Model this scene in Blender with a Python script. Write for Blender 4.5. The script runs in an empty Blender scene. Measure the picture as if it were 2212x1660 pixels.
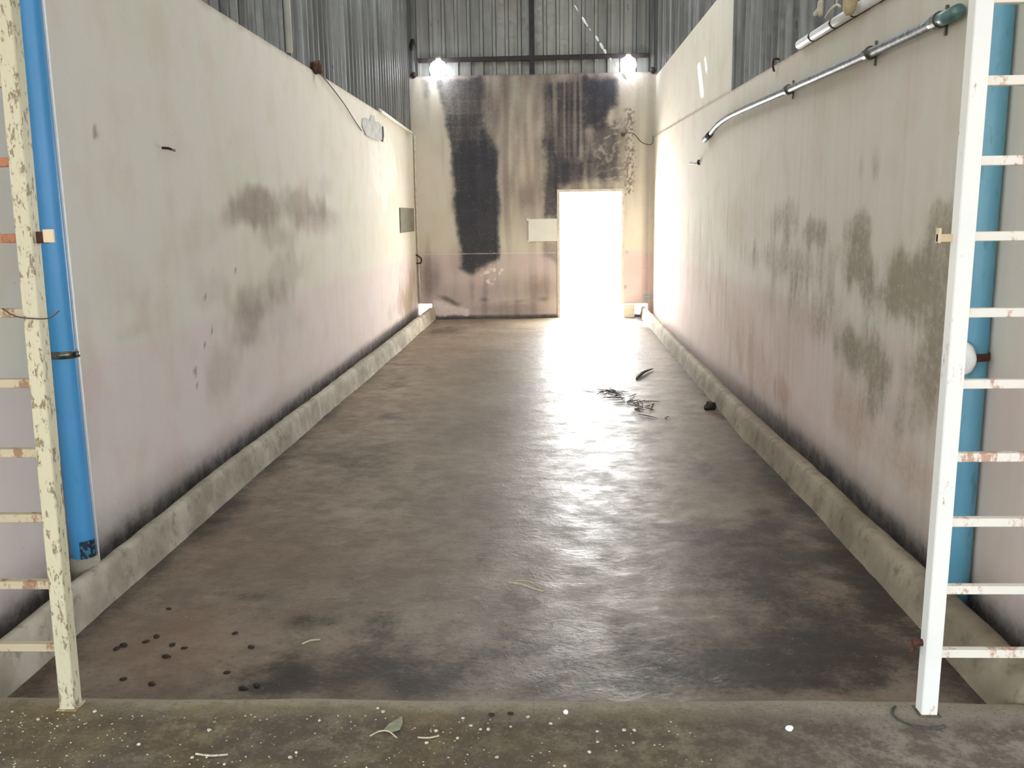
import bpy, bmesh, math, random
from mathutils import Vector, Matrix, noise
random.seed(7)
S = bpy.context.scene
COL = S.collection
PI = math.pi

# ------------------------------------------------------------------ dimensions (metres)
XL, XR, YB = -2.13, 1.73, 15.24      # left wall, right wall, back wall
Y0 = 2.66                            # front ends of the side walls
SLAB_Z, SLAB_Y = 0.10, 2.87          # raised front slab and its back edge
ZB = 3.855                           # top of the masonry back wall
def ledge_r(y): return 2.74 + (y - 5.0) * 0.013
def ledge_l(y): return 3.03 - (y - 5.0) * 0.004
BLOCK_Y, BLOCK_Z = 9.02, 3.80

# ------------------------------------------------------------------ mesh helpers
def link(name, bm, mat=None, parent=None, smooth=False, kind=None):
    me = bpy.data.meshes.new(name)
    if parent is not None:
        bmesh.ops.translate(bm, verts=bm.verts, vec=-Vector(parent.location))
    bmesh.ops.recalc_face_normals(bm, faces=bm.faces)
    bm.to_mesh(me); bm.free()
    if smooth:
        for p in me.polygons: p.use_smooth = True
    o = bpy.data.objects.new(name, me); COL.objects.link(o)
    if mat: me.materials.append(mat)
    if parent is not None: o.parent = parent
    if kind: o['kind'] = kind
    return o
def thing(name, label, cat, loc, group=None):
    o = bpy.data.objects.new(name, None); COL.objects.link(o); o.location = loc
    o.empty_display_size = 0.1
    return tag(o, label, cat, group)
def tag(o, label, cat, group=None):
    o['label'] = label; o['category'] = cat
    if group: o['group'] = group
    return o
def box(bm, x0, x1, y0, y1, z0, z1, M=None):
    v = [bm.verts.new(p) for p in ((x0,y0,z0),(x1,y0,z0),(x1,y1,z0),(x0,y1,z0),(x0,y0,z1),(x1,y0,z1),(x1,y1,z1),(x0,y1,z1))]
    for f in ((0,3,2,1),(4,5,6,7),(0,1,5,4),(1,2,6,5),(2,3,7,6),(3,0,4,7)): bm.faces.new([v[i] for i in f])
    if M is not None: bmesh.ops.transform(bm, matrix=M, verts=v)
    return v
def bevel(bm, w, seg=2):
    bmesh.ops.bevel(bm, geom=list(bm.edges), offset=w, segments=seg, profile=0.6, affect='EDGES')
def tube(bm, pts, r, n=12, cap=True, closed=False):
    pts = [Vector(p) for p in pts]
    rs = r if isinstance(r, (list, tuple)) else [r] * len(pts)
    rings = []; up = None; m = len(pts)
    for i, p in enumerate(pts):
        a = pts[i - 1] if (i > 0 or closed) else pts[i]
        b = pts[(i + 1) % m] if (i < m - 1 or closed) else pts[i]
        t = (b - a).normalized()
        if up is None:
            up = Vector((0, 0, 1)) if abs(t.z) < 0.9 else Vector((1, 0, 0))
        s = t.cross(up)
        if s.length < 1e-4: s = t.orthogonal()
        s.normalize(); up = s.cross(t).normalized()
        rings.append([bm.verts.new(p + (s * math.cos(q) + up * math.sin(q)) * rs[i]) for q in (2 * PI * k / n for k in range(n))])
    for i in range(m if closed else m - 1):
        A, B = rings[i], rings[(i + 1) % m]
        for k in range(n): bm.faces.new((A[k], A[(k + 1) % n], B[(k + 1) % n], B[k]))
    if cap and not closed:
        bm.faces.new(rings[0][::-1]); bm.faces.new(rings[-1])
    return rings
def smooth_path(pts, sub=6):
    pts = [Vector(p) for p in pts]; out = []
    for i in range(len(pts) - 1):
        p0 = pts[max(i - 1, 0)]; p1 = pts[i]; p2 = pts[i + 1]; p3 = pts[min(i + 2, len(pts) - 1)]
        for k in range(sub):
            t = k / sub
            out.append(0.5 * ((2 * p1) + (p2 - p0) * t + (2 * p0 - 5 * p1 + 4 * p2 - p3) * t * t + (3 * p1 - p0 - 3 * p2 + p3) * t ** 3))
    out.append(pts[-1]); return out
def blob(bm, c, r, sub=2, amp=0.25, seed=0, flat=1.0, sx=1.0, rot=0.0):
    g = bmesh.ops.create_icosphere(bm, subdivisions=sub, radius=1.0)
    ca, sa = math.cos(rot), math.sin(rot)
    for v in g['verts']:
        k = 1 + amp * noise.noise(v.co * 1.7 + Vector((seed * 3.1, seed * 1.7, seed)))
        x, y, z = v.co.x * r * k * sx, v.co.y * r * k, v.co.z * r * k * flat
        v.co = Vector((c[0] + x * ca - y * sa, c[1] + x * sa + y * ca, c[2] + z))
def axis(lo, hi, step, breaks=()):
    pts = sorted(set([lo, hi] + [b for b in breaks if lo < b < hi])); out = []
    for a, b in zip(pts[:-1], pts[1:]):
        n = max(1, round((b - a) / step)); out += [a + (b - a) * i / n for i in range(n)]
    return out + [hi]

# ------------------------------------------------------------------ node helpers
class N:
    def __init__(s, name):
        s.m = bpy.data.materials.new(name); s.m.use_nodes = True
        s.t = s.m.node_tree; s.t.nodes.clear()
        s.out = s.t.nodes.new('ShaderNodeOutputMaterial')
        s.b = s.t.nodes.new('ShaderNodeBsdfPrincipled')
        s.t.links.new(s.b.outputs[0], s.out.inputs[0])
        s.pos = s.t.nodes.new('ShaderNodeTexCoord').outputs['Object']
    def put(s, sock, v):
        if hasattr(v, 'is_linked'): s.t.links.new(v, sock)
        else:
            if sock.type == 'RGBA' and not isinstance(v, float) and len(v) == 3: v = (*v, 1)
            sock.default_value = v
    def scale(s, v, sc):
        n = s.t.nodes.new('ShaderNodeVectorMath'); n.operation = 'MULTIPLY'
        s.put(n.inputs[0], v); n.inputs[1].default_value = sc; return n.outputs[0]
    def noise(s, sc=1.0, det=4, rough=0.55, vec=None, dist=0.0, off=None):
        n = s.t.nodes.new('ShaderNodeTexNoise')
        v = vec if vec is not None else s.pos
        if isinstance(sc, tuple): v = s.scale(v, sc); sc = 1.0
        if off is not None:
            a = s.t.nodes.new('ShaderNodeVectorMath'); s.put(a.inputs[0], v); a.inputs[1].default_value = (off, off * 1.3, off * .7); v = a.outputs[0]
        s.put(n.inputs['Vector'], v)
        n.inputs['Scale'].default_value = sc; n.inputs['Detail'].default_value = det
        n.inputs['Roughness'].default_value = rough; n.inputs['Distortion'].default_value = dist
        return n.outputs['Fac']
    def math(s, op, a, b=0.0, c=0.0, clamp=False):
        n = s.t.nodes.new('ShaderNodeMath'); n.operation = op; n.use_clamp = clamp
        s.put(n.inputs[0], a); s.put(n.inputs[1], b); s.put(n.inputs[2], c); return n.outputs[0]
    def step(s, v, lo, hi, a=0.0, b=1.0):
        n = s.t.nodes.new('ShaderNodeMapRange'); n.interpolation_type = 'SMOOTHSTEP'
        s.put(n.inputs[0], v)
        for i, k in ((1, lo), (2, hi), (3, a), (4, b)): n.inputs[i].default_value = k
        return n.outputs[0]
    def mix(s, f, a, b, mode='MIX'):
        n = s.t.nodes.new('ShaderNodeMix'); n.data_type = 'RGBA'; n.blend_type = mode
        s.put(n.inputs[0], f); s.put(n.inputs[6], a); s.put(n.inputs[7], b); return n.outputs[2]
    def sep(s, v):
        n = s.t.nodes.new('ShaderNodeSeparateXYZ'); s.put(n.inputs[0], v); return n.outputs
    def attr(s, name):
        n = s.t.nodes.new('ShaderNodeAttribute'); n.attribute_name = name
        q = s.t.nodes.new('ShaderNodeSeparateColor'); s.t.links.new(n.outputs['Color'], q.inputs[0]); return [q.outputs[0], q.outputs[1], q.outputs[2], n.outputs['Alpha']]
    def bump(s, h, st=0.3, d=0.01):
        n = s.t.nodes.new('ShaderNodeBump'); s.put(n.inputs['Height'], h)
        n.inputs['Strength'].default_value = st; n.inputs['Distance'].default_value = d
        s.t.links.new(n.outputs[0], s.b.inputs['Normal'])
    def done(s, col, rough=0.6, metal=0.0, spec=0.5):
        s.put(s.b.inputs['Base Color'], col); s.put(s.b.inputs['Roughness'], rough)
        s.put(s.b.inputs['Metallic'], metal); s.put(s.b.inputs['Specular IOR Level'], spec)
        return s.m
def rgb(r, g, b):
    f = lambda c: c / 12.92 if c <= 0.04045 else ((c + 0.055) / 1.055) ** 2.4
    return (f(r / 255), f(g / 255), f(b / 255))

def plaster(name, hi, lo, mould, brown, pale, streak=6.0, k1=1.0, k2=1.0, M_LO=0.0, M_HI=1.25, sk=0.35, k3=0.9, al=0.93):
    n = N(name); z = n.sep(n.pos)[2]
    big = n.noise(0.8, 3); mid = n.noise(2.6, 5, off=9.0); fine = n.noise(28.0, 5, 0.65)
    st = n.noise((streak, streak, 0.55), 5, 0.6, off=4.0)
    grain = n.noise(9.0, 6, 0.7, off=2.0)
    zz = n.math('ADD', z, n.math('MULTIPLY', n.math('SUBTRACT', mid, 0.5), 0.22))
    col = n.mix(n.step(zz, 1.0, 1.12), lo, hi)
    # uneven limewash: greener and warmer clouds
    col = n.mix(n.step(big, 0.42, 0.68, 0, 0.45), col, n.mix(1.0, col, (0.90, 0.97, 0.86), 'MULTIPLY'))
    col = n.mix(n.step(mid, 0.45, 0.72, 0, 0.55), col, n.mix(1.0, col, (0.93, 0.86, 0.80), 'MULTIPLY'))
    col = n.mix(n.step(st, 0.5, 0.78, 0, sk), col, n.mix(1.0, col, (0.80, 0.76, 0.70), 'MULTIPLY'))
    col = n.mix(n.step(st, 0.46, 0.26, 0, sk * 0.8), col, n.mix(1.0, col, (1.09, 1.09, 1.09), 'MULTIPLY'))
    m = n.attr('mask')
    def breakup(v, lo_=0.12, hi_=0.72):
        k = n.math('ADD', v, n.math('MULTIPLY', n.math('SUBTRACT', st, 0.5), n.math('MULTIPLY', v, k1)))
        k = n.math('ADD', k, n.math('MULTIPLY', n.math('SUBTRACT', grain, 0.5), n.math('MULTIPLY', v, k2)))
        k = n.math('ADD', k, n.math('MULTIPLY', n.math('SUBTRACT', fine, 0.5), n.math('MULTIPLY', n.step(v, 0.02, 0.5), k3)))
        return n.step(k, lo_, hi_, 0, 1)
    col = n.mix(n.math('ADD', n.math('MULTIPLY', breakup(m[1], 0.05, 1.0), 0.4), n.math('MULTIPLY', n.step(m[1], 0.0, 1.0), 0.5)), col, brown)
    col = n.mix(n.math('MULTIPLY', n.math('ADD', n.math('MULTIPLY', breakup(m[0], M_LO, M_HI), 0.6), n.math('MULTIPLY', n.step(m[0], 0.0, 0.85), 0.4)), al), col, n.mix(n.math('MULTIPLY', n.math('ADD', grain, n.math('SUBTRACT', mid, 0.35)), 0.75, clamp=True), mould, tuple(min(1, c * 2.6) for c in mould)))
    fl = n.math('MULTIPLY', n.step(n.noise(42.0, 3, 0.6, off=13.0), 0.66, 0.72), n.step(m[0], 0.45, 0.8))
    col = n.mix(n.math('MULTIPLY', fl, 0.5), col, pale)
    col = n.mix(breakup(m[2], 0.15, 0.6), col, pale)
    col = n.mix(n.math('MULTIPLY', m[3], n.step(grain, 0.25, 0.65, 0.7, 1.0)), col, rgb(44,40,37))  # wall foot darkening: mould plus gutter shade put into the colour
    # tiny dark fly specks
    sp = n.noise(55.0, 2, 0.5, off=6.0)
    spm = n.math('MULTIPLY', n.step(sp, 0.745, 0.77), n.step(mid, 0.45, 0.6))
    col = n.mix(n.math('MULTIPLY', spm, 0.7), col, (0.05, 0.04, 0.03))
    n.bump(n.math('ADD', n.math('MULTIPLY', grain, 0.6), n.math('MULTIPLY', fine, 0.25)), 0.25, 0.012)
    return n.done(col, 0.88, 0, 0.25)

M = {}
M['wall_l'] = plaster('plaster_left', rgb(217,212,200), rgb(217,204,200), rgb(110,96,86), rgb(158,136,112), rgb(228,228,220), 5.0, 0.9, 0.9, 0.05, 1.05, 0.16, 0.5, 0.85)
M['wall_r'] = plaster('plaster_right', rgb(215,208,195), rgb(212,195,186), rgb(98,91,72), rgb(170,142,118), rgb(225,222,214), 14.0, 1.0, 1.2, 0.10, 1.0, 0.4, 1.3, 0.8)
M['wall_b'] = plaster('plaster_back', rgb(210,202,186), rgb(206,191,186), rgb(44,45,51), rgb(116,101,97), rgb(236,222,214), 9.0, 0.7, 0.6, 0.02, 0.9, 0.3, 0.45, 0.97)

def m_floor():
    n = N('worn_concrete_floor'); m = n.attr('mask')
    a = n.noise(1.1, 5, 0.6); b = n.noise(6.0, 6, 0.65, off=3.0); c = n.noise(40.0, 4, 0.7, off=5.0)
    s = n.noise((8.0, 11.0, 1.0), 6, 0.7, off=1.0, dist=0.6)
    col = n.mix(n.step(a, 0.32, 0.7), rgb(114,99,82), rgb(144,129,111))
    col = n.mix(n.step(b, 0.35, 0.72, 0, 0.7), col, rgb(104,90,75))
    col = n.mix(n.step(s, 0.5, 0.78, 0, 0.5), col, rgb(164,151,135))
    col = n.mix(n.step(c, 0.54, 0.70, 0, 0.6), col, rgb(64,54,44))
    k = n.math('MULTIPLY', m[1], n.step(b, 0.25, 0.6, 0.5, 1.2), clamp=True)
    col = n.mix(k, col, rgb(122,96,76))
    k = n.math('ADD', m[0], n.math('MULTIPLY', n.math('SUBTRACT', b, 0.5), n.math('MULTIPLY', m[0], 2.6)))
    k = n.math('ADD', k, n.math('MULTIPLY', n.math('SUBTRACT', c, 0.5), n.math('MULTIPLY', m[0], 2.4)))
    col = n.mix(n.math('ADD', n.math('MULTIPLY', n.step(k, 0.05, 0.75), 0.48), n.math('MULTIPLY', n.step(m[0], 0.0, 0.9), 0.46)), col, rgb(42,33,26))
    sp = n.noise(75.0, 1, 0.5, off=8.0)
    col = n.mix(n.step(sp, 0.76, 0.79, 0, 0.8), col, rgb(190,182,168))
    col = n.mix(n.step(sp, 0.25, 0.21, 0, 0.7), col, rgb(30,25,21))
    h = n.math('ADD', n.math('MULTIPLY', s, 0.8), n.math('ADD', n.math('MULTIPLY', b, 0.5), n.math('MULTIPLY', c, 0.18)))
    n.bump(h, 0.5, 0.012)
    r = n.step(b, 0.3, 0.7, 0.36, 0.56)
    return n.done(col, r, 0, 0.36)
M['floor'] = m_floor()

def m_slab():
    n = N('mossy_concrete_slab')
    y = n.sep(n.pos)[1]; x = n.sep(n.pos)[0]
    a = n.noise(2.2, 5, 0.6); b = n.noise(11.0, 8, 0.72, off=3.0); c = n.noise(85.0, 5, 0.75, off=5.0); d = n.noise(3.2, 5, 0.6, off=12.0)
    col = n.mix(n.step(a, 0.35, 0.68), rgb(96,84,66), rgb(128,116,94))
    col = n.mix(n.step(b, 0.45, 0.75, 0, 0.7), col, rgb(92,78,64))
    moss = n.math('MULTIPLY', n.step(d, 0.42, 0.62), n.step(x, 0.9, -0.2))
    col = n.mix(n.math('MULTIPLY', moss, n.step(b, 0.3, 0.6, 0.2, 0.75)), col, rgb(126,110,62))
    col = n.mix(n.math('MULTIPLY', n.step(x, 0.2, 1.3), 0.7), col, n.mix(b, rgb(122,114,103), rgb(178,170,157)))
    edge = n.math('MULTIPLY', n.step(n.math('ADD', y, n.math('MULTIPLY', n.math('SUBTRACT', b, 0.5), 0.22)), 2.76, 2.84), n.step(a, 0.3, 0.55, 0.5, 1.0))
    col = n.mix(n.math('MULTIPLY', edge, 0.75), col, rgb(158,149,128))
    dirt = n.math('MULTIPLY', n.step(y, 2.80, 2.68), n.step(b, 0.34, 0.58))
    col = n.mix(n.math('MULTIPLY', dirt, 0.78), col, rgb(74,61,47))
    col = n.mix(n.step(c, 0.52, 0.68, 0, 0.65), col, rgb(66,54,42))
    col = n.mix(n.step(c, 0.44, 0.30, 0, 0.5), col, rgb(158,146,122))
    n.bump(n.math('ADD', b, n.math('MULTIPLY', c, 0.5)), 0.7, 0.012)
    return n.done(col, 0.8, 0, 0.35)
M['slab'] = m_slab()

def m_concrete(name, c1, c2, dark, k=1.0):
    n = N(name)
    a = n.noise(2.5 * k, 5, 0.6); b = n.noise(11.0 * k, 6, 0.65, off=3.0); c = n.noise(50.0, 4, 0.7)
    col = n.mix(n.step(a, 0.35, 0.66), c1, c2)
    col = n.mix(n.step(b, 0.5, 0.74, 0, 0.75), col, dark)
    d = n.noise(3.3, 2, off=7.0)
    col = n.mix(n.step(d, 0.52, 0.66, 0, 0.4), col, tuple(x * 0.7 for x in c1))
    n.bump(n.math('ADD', b, n.math('MULTIPLY', c, 0.3)), 0.5, 0.012)
    return n.done(col, 0.85, 0, 0.3)
M['kerb'] = m_concrete('kerb_concrete', rgb(150,142,124), rgb(184,176,160), rgb(112,102,86))
M['kerb_r'] = m_concrete('brown_kerb_concrete', rgb(130,118,98), rgb(160,148,126), rgb(94,82,66))
M['block'] = m_concrete('block_concrete', rgb(205,198,180), rgb(222,214,198), rgb(180,168,148))
M['roof'] = m_concrete('roof_sheet', rgb(150,150,148), rgb(165,164,160), rgb(120,116,110), 0.5)

def m_clad(name, c1, c2, rust):
    n = N(name)
    st = n.noise((7.0, 7.0, 0.35), 5, 0.6); a = n.noise(1.5, 4); b = n.noise(14.0, 5, 0.7, off=2.0)
    ss = n.noise((16.0, 16.0, 5.0), 3, 0.6, off=6.0)
    col = n.mix(n.step(st, 0.35, 0.68), c1, c2)
    col = n.mix(n.step(a, 0.5, 0.75, 0, 0.5), col, rust)
    col = n.mix(n.step(ss, 0.68, 0.74, 0, 0.75), col, (0.035, 0.032, 0.035))
    col = n.mix(n.step(b, 0.62, 0.8, 0, 0.4), col, tuple(x * 0.45 for x in c1))
    return n.done(col, n.step(b, 0.3, 0.7, 0.38, 0.55), 0.35, 0.5)
M['clad'] = m_clad('weathered_cladding', rgb(90,90,87), rgb(148,148,143), rgb(92,84,74))
M['clad_back'] = m_clad('back_cladding', rgb(124,124,117), rgb(154,152,143), rgb(118,106,90))

def m_paint(name, paint, rust, amt=0.62, rough=0.45, sc=9.0, rust2=None):
    n = N(name)
    a = n.noise((sc, sc, sc * 0.35), 5, 0.7); b = n.noise(70.0, 4, 0.7, off=3.0); g = n.noise(2.2, 3, off=6.0)
    col = n.mix(n.step(g, 0.4, 0.7, 0, 0.5), paint, tuple(c * 0.85 for c in paint))
    k = n.math('ADD', a, n.math('MULTIPLY', n.math('SUBTRACT', b, 0.5), 0.22))
    k = n.step(k, amt, amt + 0.08)
    col = n.mix(n.math('MULTIPLY', k, 0.8), col, n.mix(b, rust, rust2 or tuple(c * 0.55 for c in rust)))
    n.bump(n.math('ADD', n.math('MULTIPLY', k, -0.5), n.math('MULTIPLY', b, 0.2)), 0.3, 0.003)
    return n.done(col, rough, 0, 0.4)
M['post_l'] = m_paint('flaked_cream_paint', rgb(198,190,160), rgb(122,98,68), 0.535, 0.5, 60.0)
M['post_r'] = m_paint('flaked_white_paint', rgb(236,234,226), rgb(196,140,108), 0.595, 0.45, 9.0, rgb(150,96,70))
M['rung_l'] = m_paint('rusty_cream_rung', rgb(186,172,142), rgb(150,102,70), 0.52, 0.55, 10.0)
M['rung_rust'] = m_paint('rusted_rung', rgb(172,112,80), rgb(120,66,44), 0.5, 0.65, 10.0)
M['rung_r'] = m_paint('white_rung', rgb(234,226,212), rgb(200,142,108), 0.53, 0.5, 9.0, rgb(160,100,74))
M['tabplate'] = m_paint('primer_plate', rgb(222,200,164), rgb(150,96,62), 0.66, 0.55, 20.0)

def m_pipe(name, c1, c2, dirt, amt=0.6):
    n = N(name)
    a = n.noise((3.0, 3.0, 1.2), 4, 0.6); b = n.noise((22.0, 22.0, 7.0), 5, 0.65, off=4.0); c = n.noise((40., 40., 3.), 3, off=9.0)
    col = n.mix(n.step(a, 0.35, 0.68), c1, c2)
    col = n.mix(n.step(b, amt, amt + 0.12, 0, 0.5), col, dirt)
    col = n.mix(n.step(c, 0.6, 0.8, 0, 0.3), col, tuple(min(1, x * 1.5 + 0.03) for x in c1))
    return n.done(col, 0.38, 0, 0.5)
M['blue_l'] = m_pipe('blue_pvc', rgb(66,146,196), rgb(84,152,210), rgb(44,110,152), 0.66)
M['blue_r'] = m_pipe('faded_blue_pvc', rgb(92,152,178), rgb(112,168,186), rgb(60,110,112), 0.56)
def plain(name, c, rough=0.6, metal=0.0, v=0.25, sc=18.0):
    n = N(name); a = n.noise(sc, 4, 0.6)
    col = n.mix(n.step(a, 0.3, 0.7), tuple(x * (1 - v) for x in c), tuple(min(1, x * (1 + v * 0.5)) for x in c))
    n.bump(a, 0.15, 0.004)
    return n.done(col, rough, metal, 0.45)
M['white'] = plain('white_plastic', rgb(240,240,236), 0.4, 0, 0.06)
M['dirty_white'] = plain('dirty_white_plastic', rgb(206,196,176), 0.55, 0, 0.2)
M['steel'] = plain('galvanised_steel', rgb(138,140,140), 0.5, 0.75, 0.55, 34.0)
M['clampsteel'] = plain('clamp_steel', rgb(120,118,108), 0.35, 0.9, 0.4)
M['dark'] = plain('dark_painted_steel', rgb(52,42,44), 0.6, 0.1, 0.35)
M['rust'] = plain('dark_rust', rgb(84,50,38), 0.75, 0.1, 0.45)
M['black'] = plain('black_rubber', rgb(30,28,28), 0.6)
M['green'] = plain('grey_green_coupling', rgb(110,140,136), 0.35, 0.3, 0.35)
M['board'] = plain('pale_board', rgb(226,226,214), 0.7, 0, 0.05, 5.0)
M['panel'] = plain('olive_grey_panel', rgb(122,118,102), 0.75, 0, 0.2, 6.0)
M['patch'] = plain('grey_mortar', rgb(184,184,182), 0.85, 0, 0.25, 12.0)
M['wood'] = plain('bleached_wood', rgb(204,186,146), 0.7, 0, 0.2)
M['cord'] = plain('bleached_cord', rgb(226,218,196), 0.8, 0, 0.15)
M['string'] = plain('thin_grey_string', rgb(120,116,110), 0.8, 0, 0.15)
M['wire'] = plain('brown_wire', rgb(86,66,54), 0.7, 0, 0.2)
M['cyan'] = plain('cyan_cord', rgb(120,200,214), 0.6, 0, 0.1)
M['leaf'] = plain('grey_green_leaf', rgb(140,140,112), 0.75, 0, 0.25, 40.0)
M['deadleaf'] = plain('dark_dead_leaf', rgb(60,44,34), 0.7, 0, 0.3)
M['straw'] = plain('pale_straw', rgb(196,184,156), 0.75, 0, 0.2, 60.0)
M['dung'] = plain('dark_dropping', rgb(44,32,22), 0.7, 0, 0.4, 60.0)
M['grit'] = plain('white_grit', rgb(200,190,170), 0.8, 0, 0.4, 90.0)
M['twig'] = plain('dark_twig', rgb(58,46,40), 0.8, 0, 0.3, 60.0)
M['nest'] = plain('mud_nest', rgb(96,70,54), 0.9, 0, 0.4, 40.0)
def m_sticker():
    n = N('printed_sticker')
    v = n.noise((60.0, 60.0, 60.0), 1, 0.3)
    return n.done(n.mix(n.step(v, 0.56, 0.6), rgb(14,34,52), rgb(52,110,140)), 0.5)
M['sticker'] = m_sticker()
def m_emit(name, c, s):
    n = N(name); n.b.inputs['Emission Color'].default_value = (*c, 1); n.b.inputs['Emission Strength'].default_value = s
    return n.done((0.9, 0.9, 0.9), 0.4)
M['bulb'] = m_emit('lit_bulb', (0.84, 0.89, 1.0), 6.0)

# ------------------------------------------------------------------ stains and painted shade (wall coordinates: centre, radii, strength)
L_MOULD = [(6.87,1.76,.5,.13,.75),(7.96,1.77,1.06,.15,.6),(7.36,1.55,.65,.14,.5),(6.49,1.71,.4,.1,.45),(8.76,1.64,.91,.13,.3),(7.43,1.25,.8,.18,.42),(6.62,1.1,.53,.13,.5),(6.44,.96,.4,.16,.5),(6.0,.73,.4,.18,.38),(7.23,.9,.63,.22,.3),(5.85,1.24,.41,.12,.28),(4.65,1.13,.21,.06,.26),(5.46,.9,.15,.11,.2),(6.45,.52,.31,.13,.2),(5.29,1.47,.4,.1,.15),(10.24,1.68,2.04,.15,.15),(5.38,.12,.18,.06,.5),(9.02,1.99,.57,.13,.3),(11.24,1.29,1.83,.22,.12)]
L_BROWN = [(14.09,.48,.85,.42,.6),(13.39,.4,1.07,.2,.4),(5.13,-.03,.4,.27,.3),(4.16,.79,.17,.43,.25),(4.91,1.16,.35,.15,.2),(4.52,1.41,.3,.18,.2),(5.76,1.62,.48,.11,.2)]
R_MOULD = [(6.83,1.64,.39,.13,.5),(6.07,1.56,.31,.09,.6),(5.23,1.58,.31,.1,.6),(5.28,1.42,.47,.13,.45),(6.91,1.31,.82,.13,.4),(8.01,1.29,.55,.12,.3),(4.52,1.33,.35,.13,.65),(4.26,1.41,.25,.14,.7),(4.76,1.26,.38,.09,.5),(4.18,1.19,.25,.16,.6),(5.19,1.35,.3,.1,.4),(5.2,.91,.31,.12,.75),(4.82,.87,.23,.14,.7),(4.93,.67,.14,.12,.5),(4.29,.96,.26,.13,.5),(5.64,1.02,.45,.17,.3),(6.25,1.01,.45,.18,.3),(7.31,1.04,.61,.14,.3),(5.29,1.93,.06,.1,.4),(5.06,1.9,.06,.1,.4),(4.2,1.64,.12,.1,.6),(4.54,.69,.36,.09,.3),(4.01,.8,.23,.2,.35),(4.7,1.28,.75,.24,.34),(6.4,1.38,1.1,.2,.26),(4.9,.85,.6,.22,.26),(4.15,1.0,.3,.3,.3)]
R_BROWN = [(6.77,.37,.26,.1,.6),(7.53,.41,.66,.22,.4),(6.59,.06,.51,.2,.45),(5.88,.08,.41,.15,.4),(8.72,.65,1.1,.34,.35),(11.0,1.14,1.39,.43,.4),(4.76,.49,.67,.19,.3),(6.72,.89,.78,.33,.3),(5.3,.57,.49,.21,.3),(8.44,1.59,1.01,.32,.3),(4.15,.44,.41,.13,.3)]
F_DARK = [(-.93,3.19,.14,.14,.9),(-1.03,3.11,.12,.05,.8),(-.72,3.27,.2,.17,.5),(-.98,3.66,.14,.1,.55),(-.72,3.66,.08,.14,.5),(-.5,3.24,.16,.14,.45),(.65,3.25,.28,.18,.6),(1.01,3.36,.25,.19,.45),(.33,3.14,.24,.08,.4),(-1.36,3.92,.13,.06,.4),(-1.5,3.97,.06,.05,.4),(-1.57,9.26,.11,.26,.5),(-1.44,7.72,.24,.13,.3),(-1.3,10.09,.11,.19,.35),(-1.93,5.19,.17,.35,.45),(-1.86,6.11,.13,.3,.35),(1.47,4.26,.15,.41,.7),(1.52,5.54,.14,.48,.5),(1.42,3.74,.1,.23,.7),(1.04,6.44,.13,.52,.25),(.96,4.44,.37,.52,.3),(-.4,3.13,.1,.07,.5),(-1.66,10.43,.16,.33,.3),(-1.52,13.6,.28,.44,.45),(-1.34,6.22,.2,.18,.2),(-.34,4.41,.03,.06,.5),(.67,8.35,.15,.3,.55),(.77,7.66,.1,.25,.4),(.68,11.38,.34,.39,.3),(1.2,4.2,.42,.9,.42),(1.25,3.5,.32,.4,.5),(-.6,3.3,.6,.3,.3),(.5,3.4,.7,.4,.22),(1.3,5.8,.25,.9,.3)]  # floor stains, with the dimly lit right side painted in as shade
F_BROWN = [(-1.56,3.42,.32,.37,.5),(-.68,3.23,.35,.22,.4),(-2.12,8.55,.89,1.38,.35),(-1.65,11.51,.89,1.21,.3),(-1.14,4.44,.71,.52,.25)]
B_LEFT = [(-1.77,3.83),(-1.62,3.31),(-1.53,2.84),(-1.47,1.77),(-1.4,1.05),(-1.37,.83),(-1.22,.73),(-1.07,.84),(-.8,.99),(-.78,1.76),(-.78,2.67),(-1.0,3.07),(-1.0,3.64),(-1.04,3.81)]
B_LEFT2 = [(-1.04,3.81),(-.85,3.73),(-.78,3.29),(-.86,2.9),(-.79,2.67),(-1.0,3.04)]
B_RIGHT = [(.62,3.78),(1.1,3.76),(1.12,3.37),(.98,3.24),(.91,3.06),(.62,3.04)]
B_RIGHT2 = [(-.02,2.82),(.05,2.56),(.43,2.55),(.91,2.54),(.91,2.24),(.55,2.17),(.19,2.13),(.16,1.63),(-.03,1.65)]
B_RIGHT3 = [(.01,3.71),(.62,3.78),(.62,3.04),(.77,2.64),(.77,2.55),(.05,2.56),(-.01,2.82)]
B_BRICK = [(.77,3.06),(1.15,3.1),(1.18,2.21),(.91,2.22)]
B_LOW = [(-.05,1.25),(.19,1.25),(.18,.88),(-.05,1.03)]
B_STRIP = [(1.27,3.3),(1.4,3.3),(1.4,1.97),(1.27,1.97)]
B_STRIP2 = [(1.26,1.16),(1.38,1.16),(1.41,.45),(1.27,.45)]
B_BASE = [(-2.09,.74),(-1.95,.46),(-1.71,.34),(-1.48,.23),(-1.26,.27),(-1.01,.31),(-.76,.26),(-.31,.29),(.08,.31)]
B_PALE = [(-1.1,.75),(-.9,.82),(-.68,.84),(-.7,.7),(-.9,.55),(-1.1,.58)]

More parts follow.
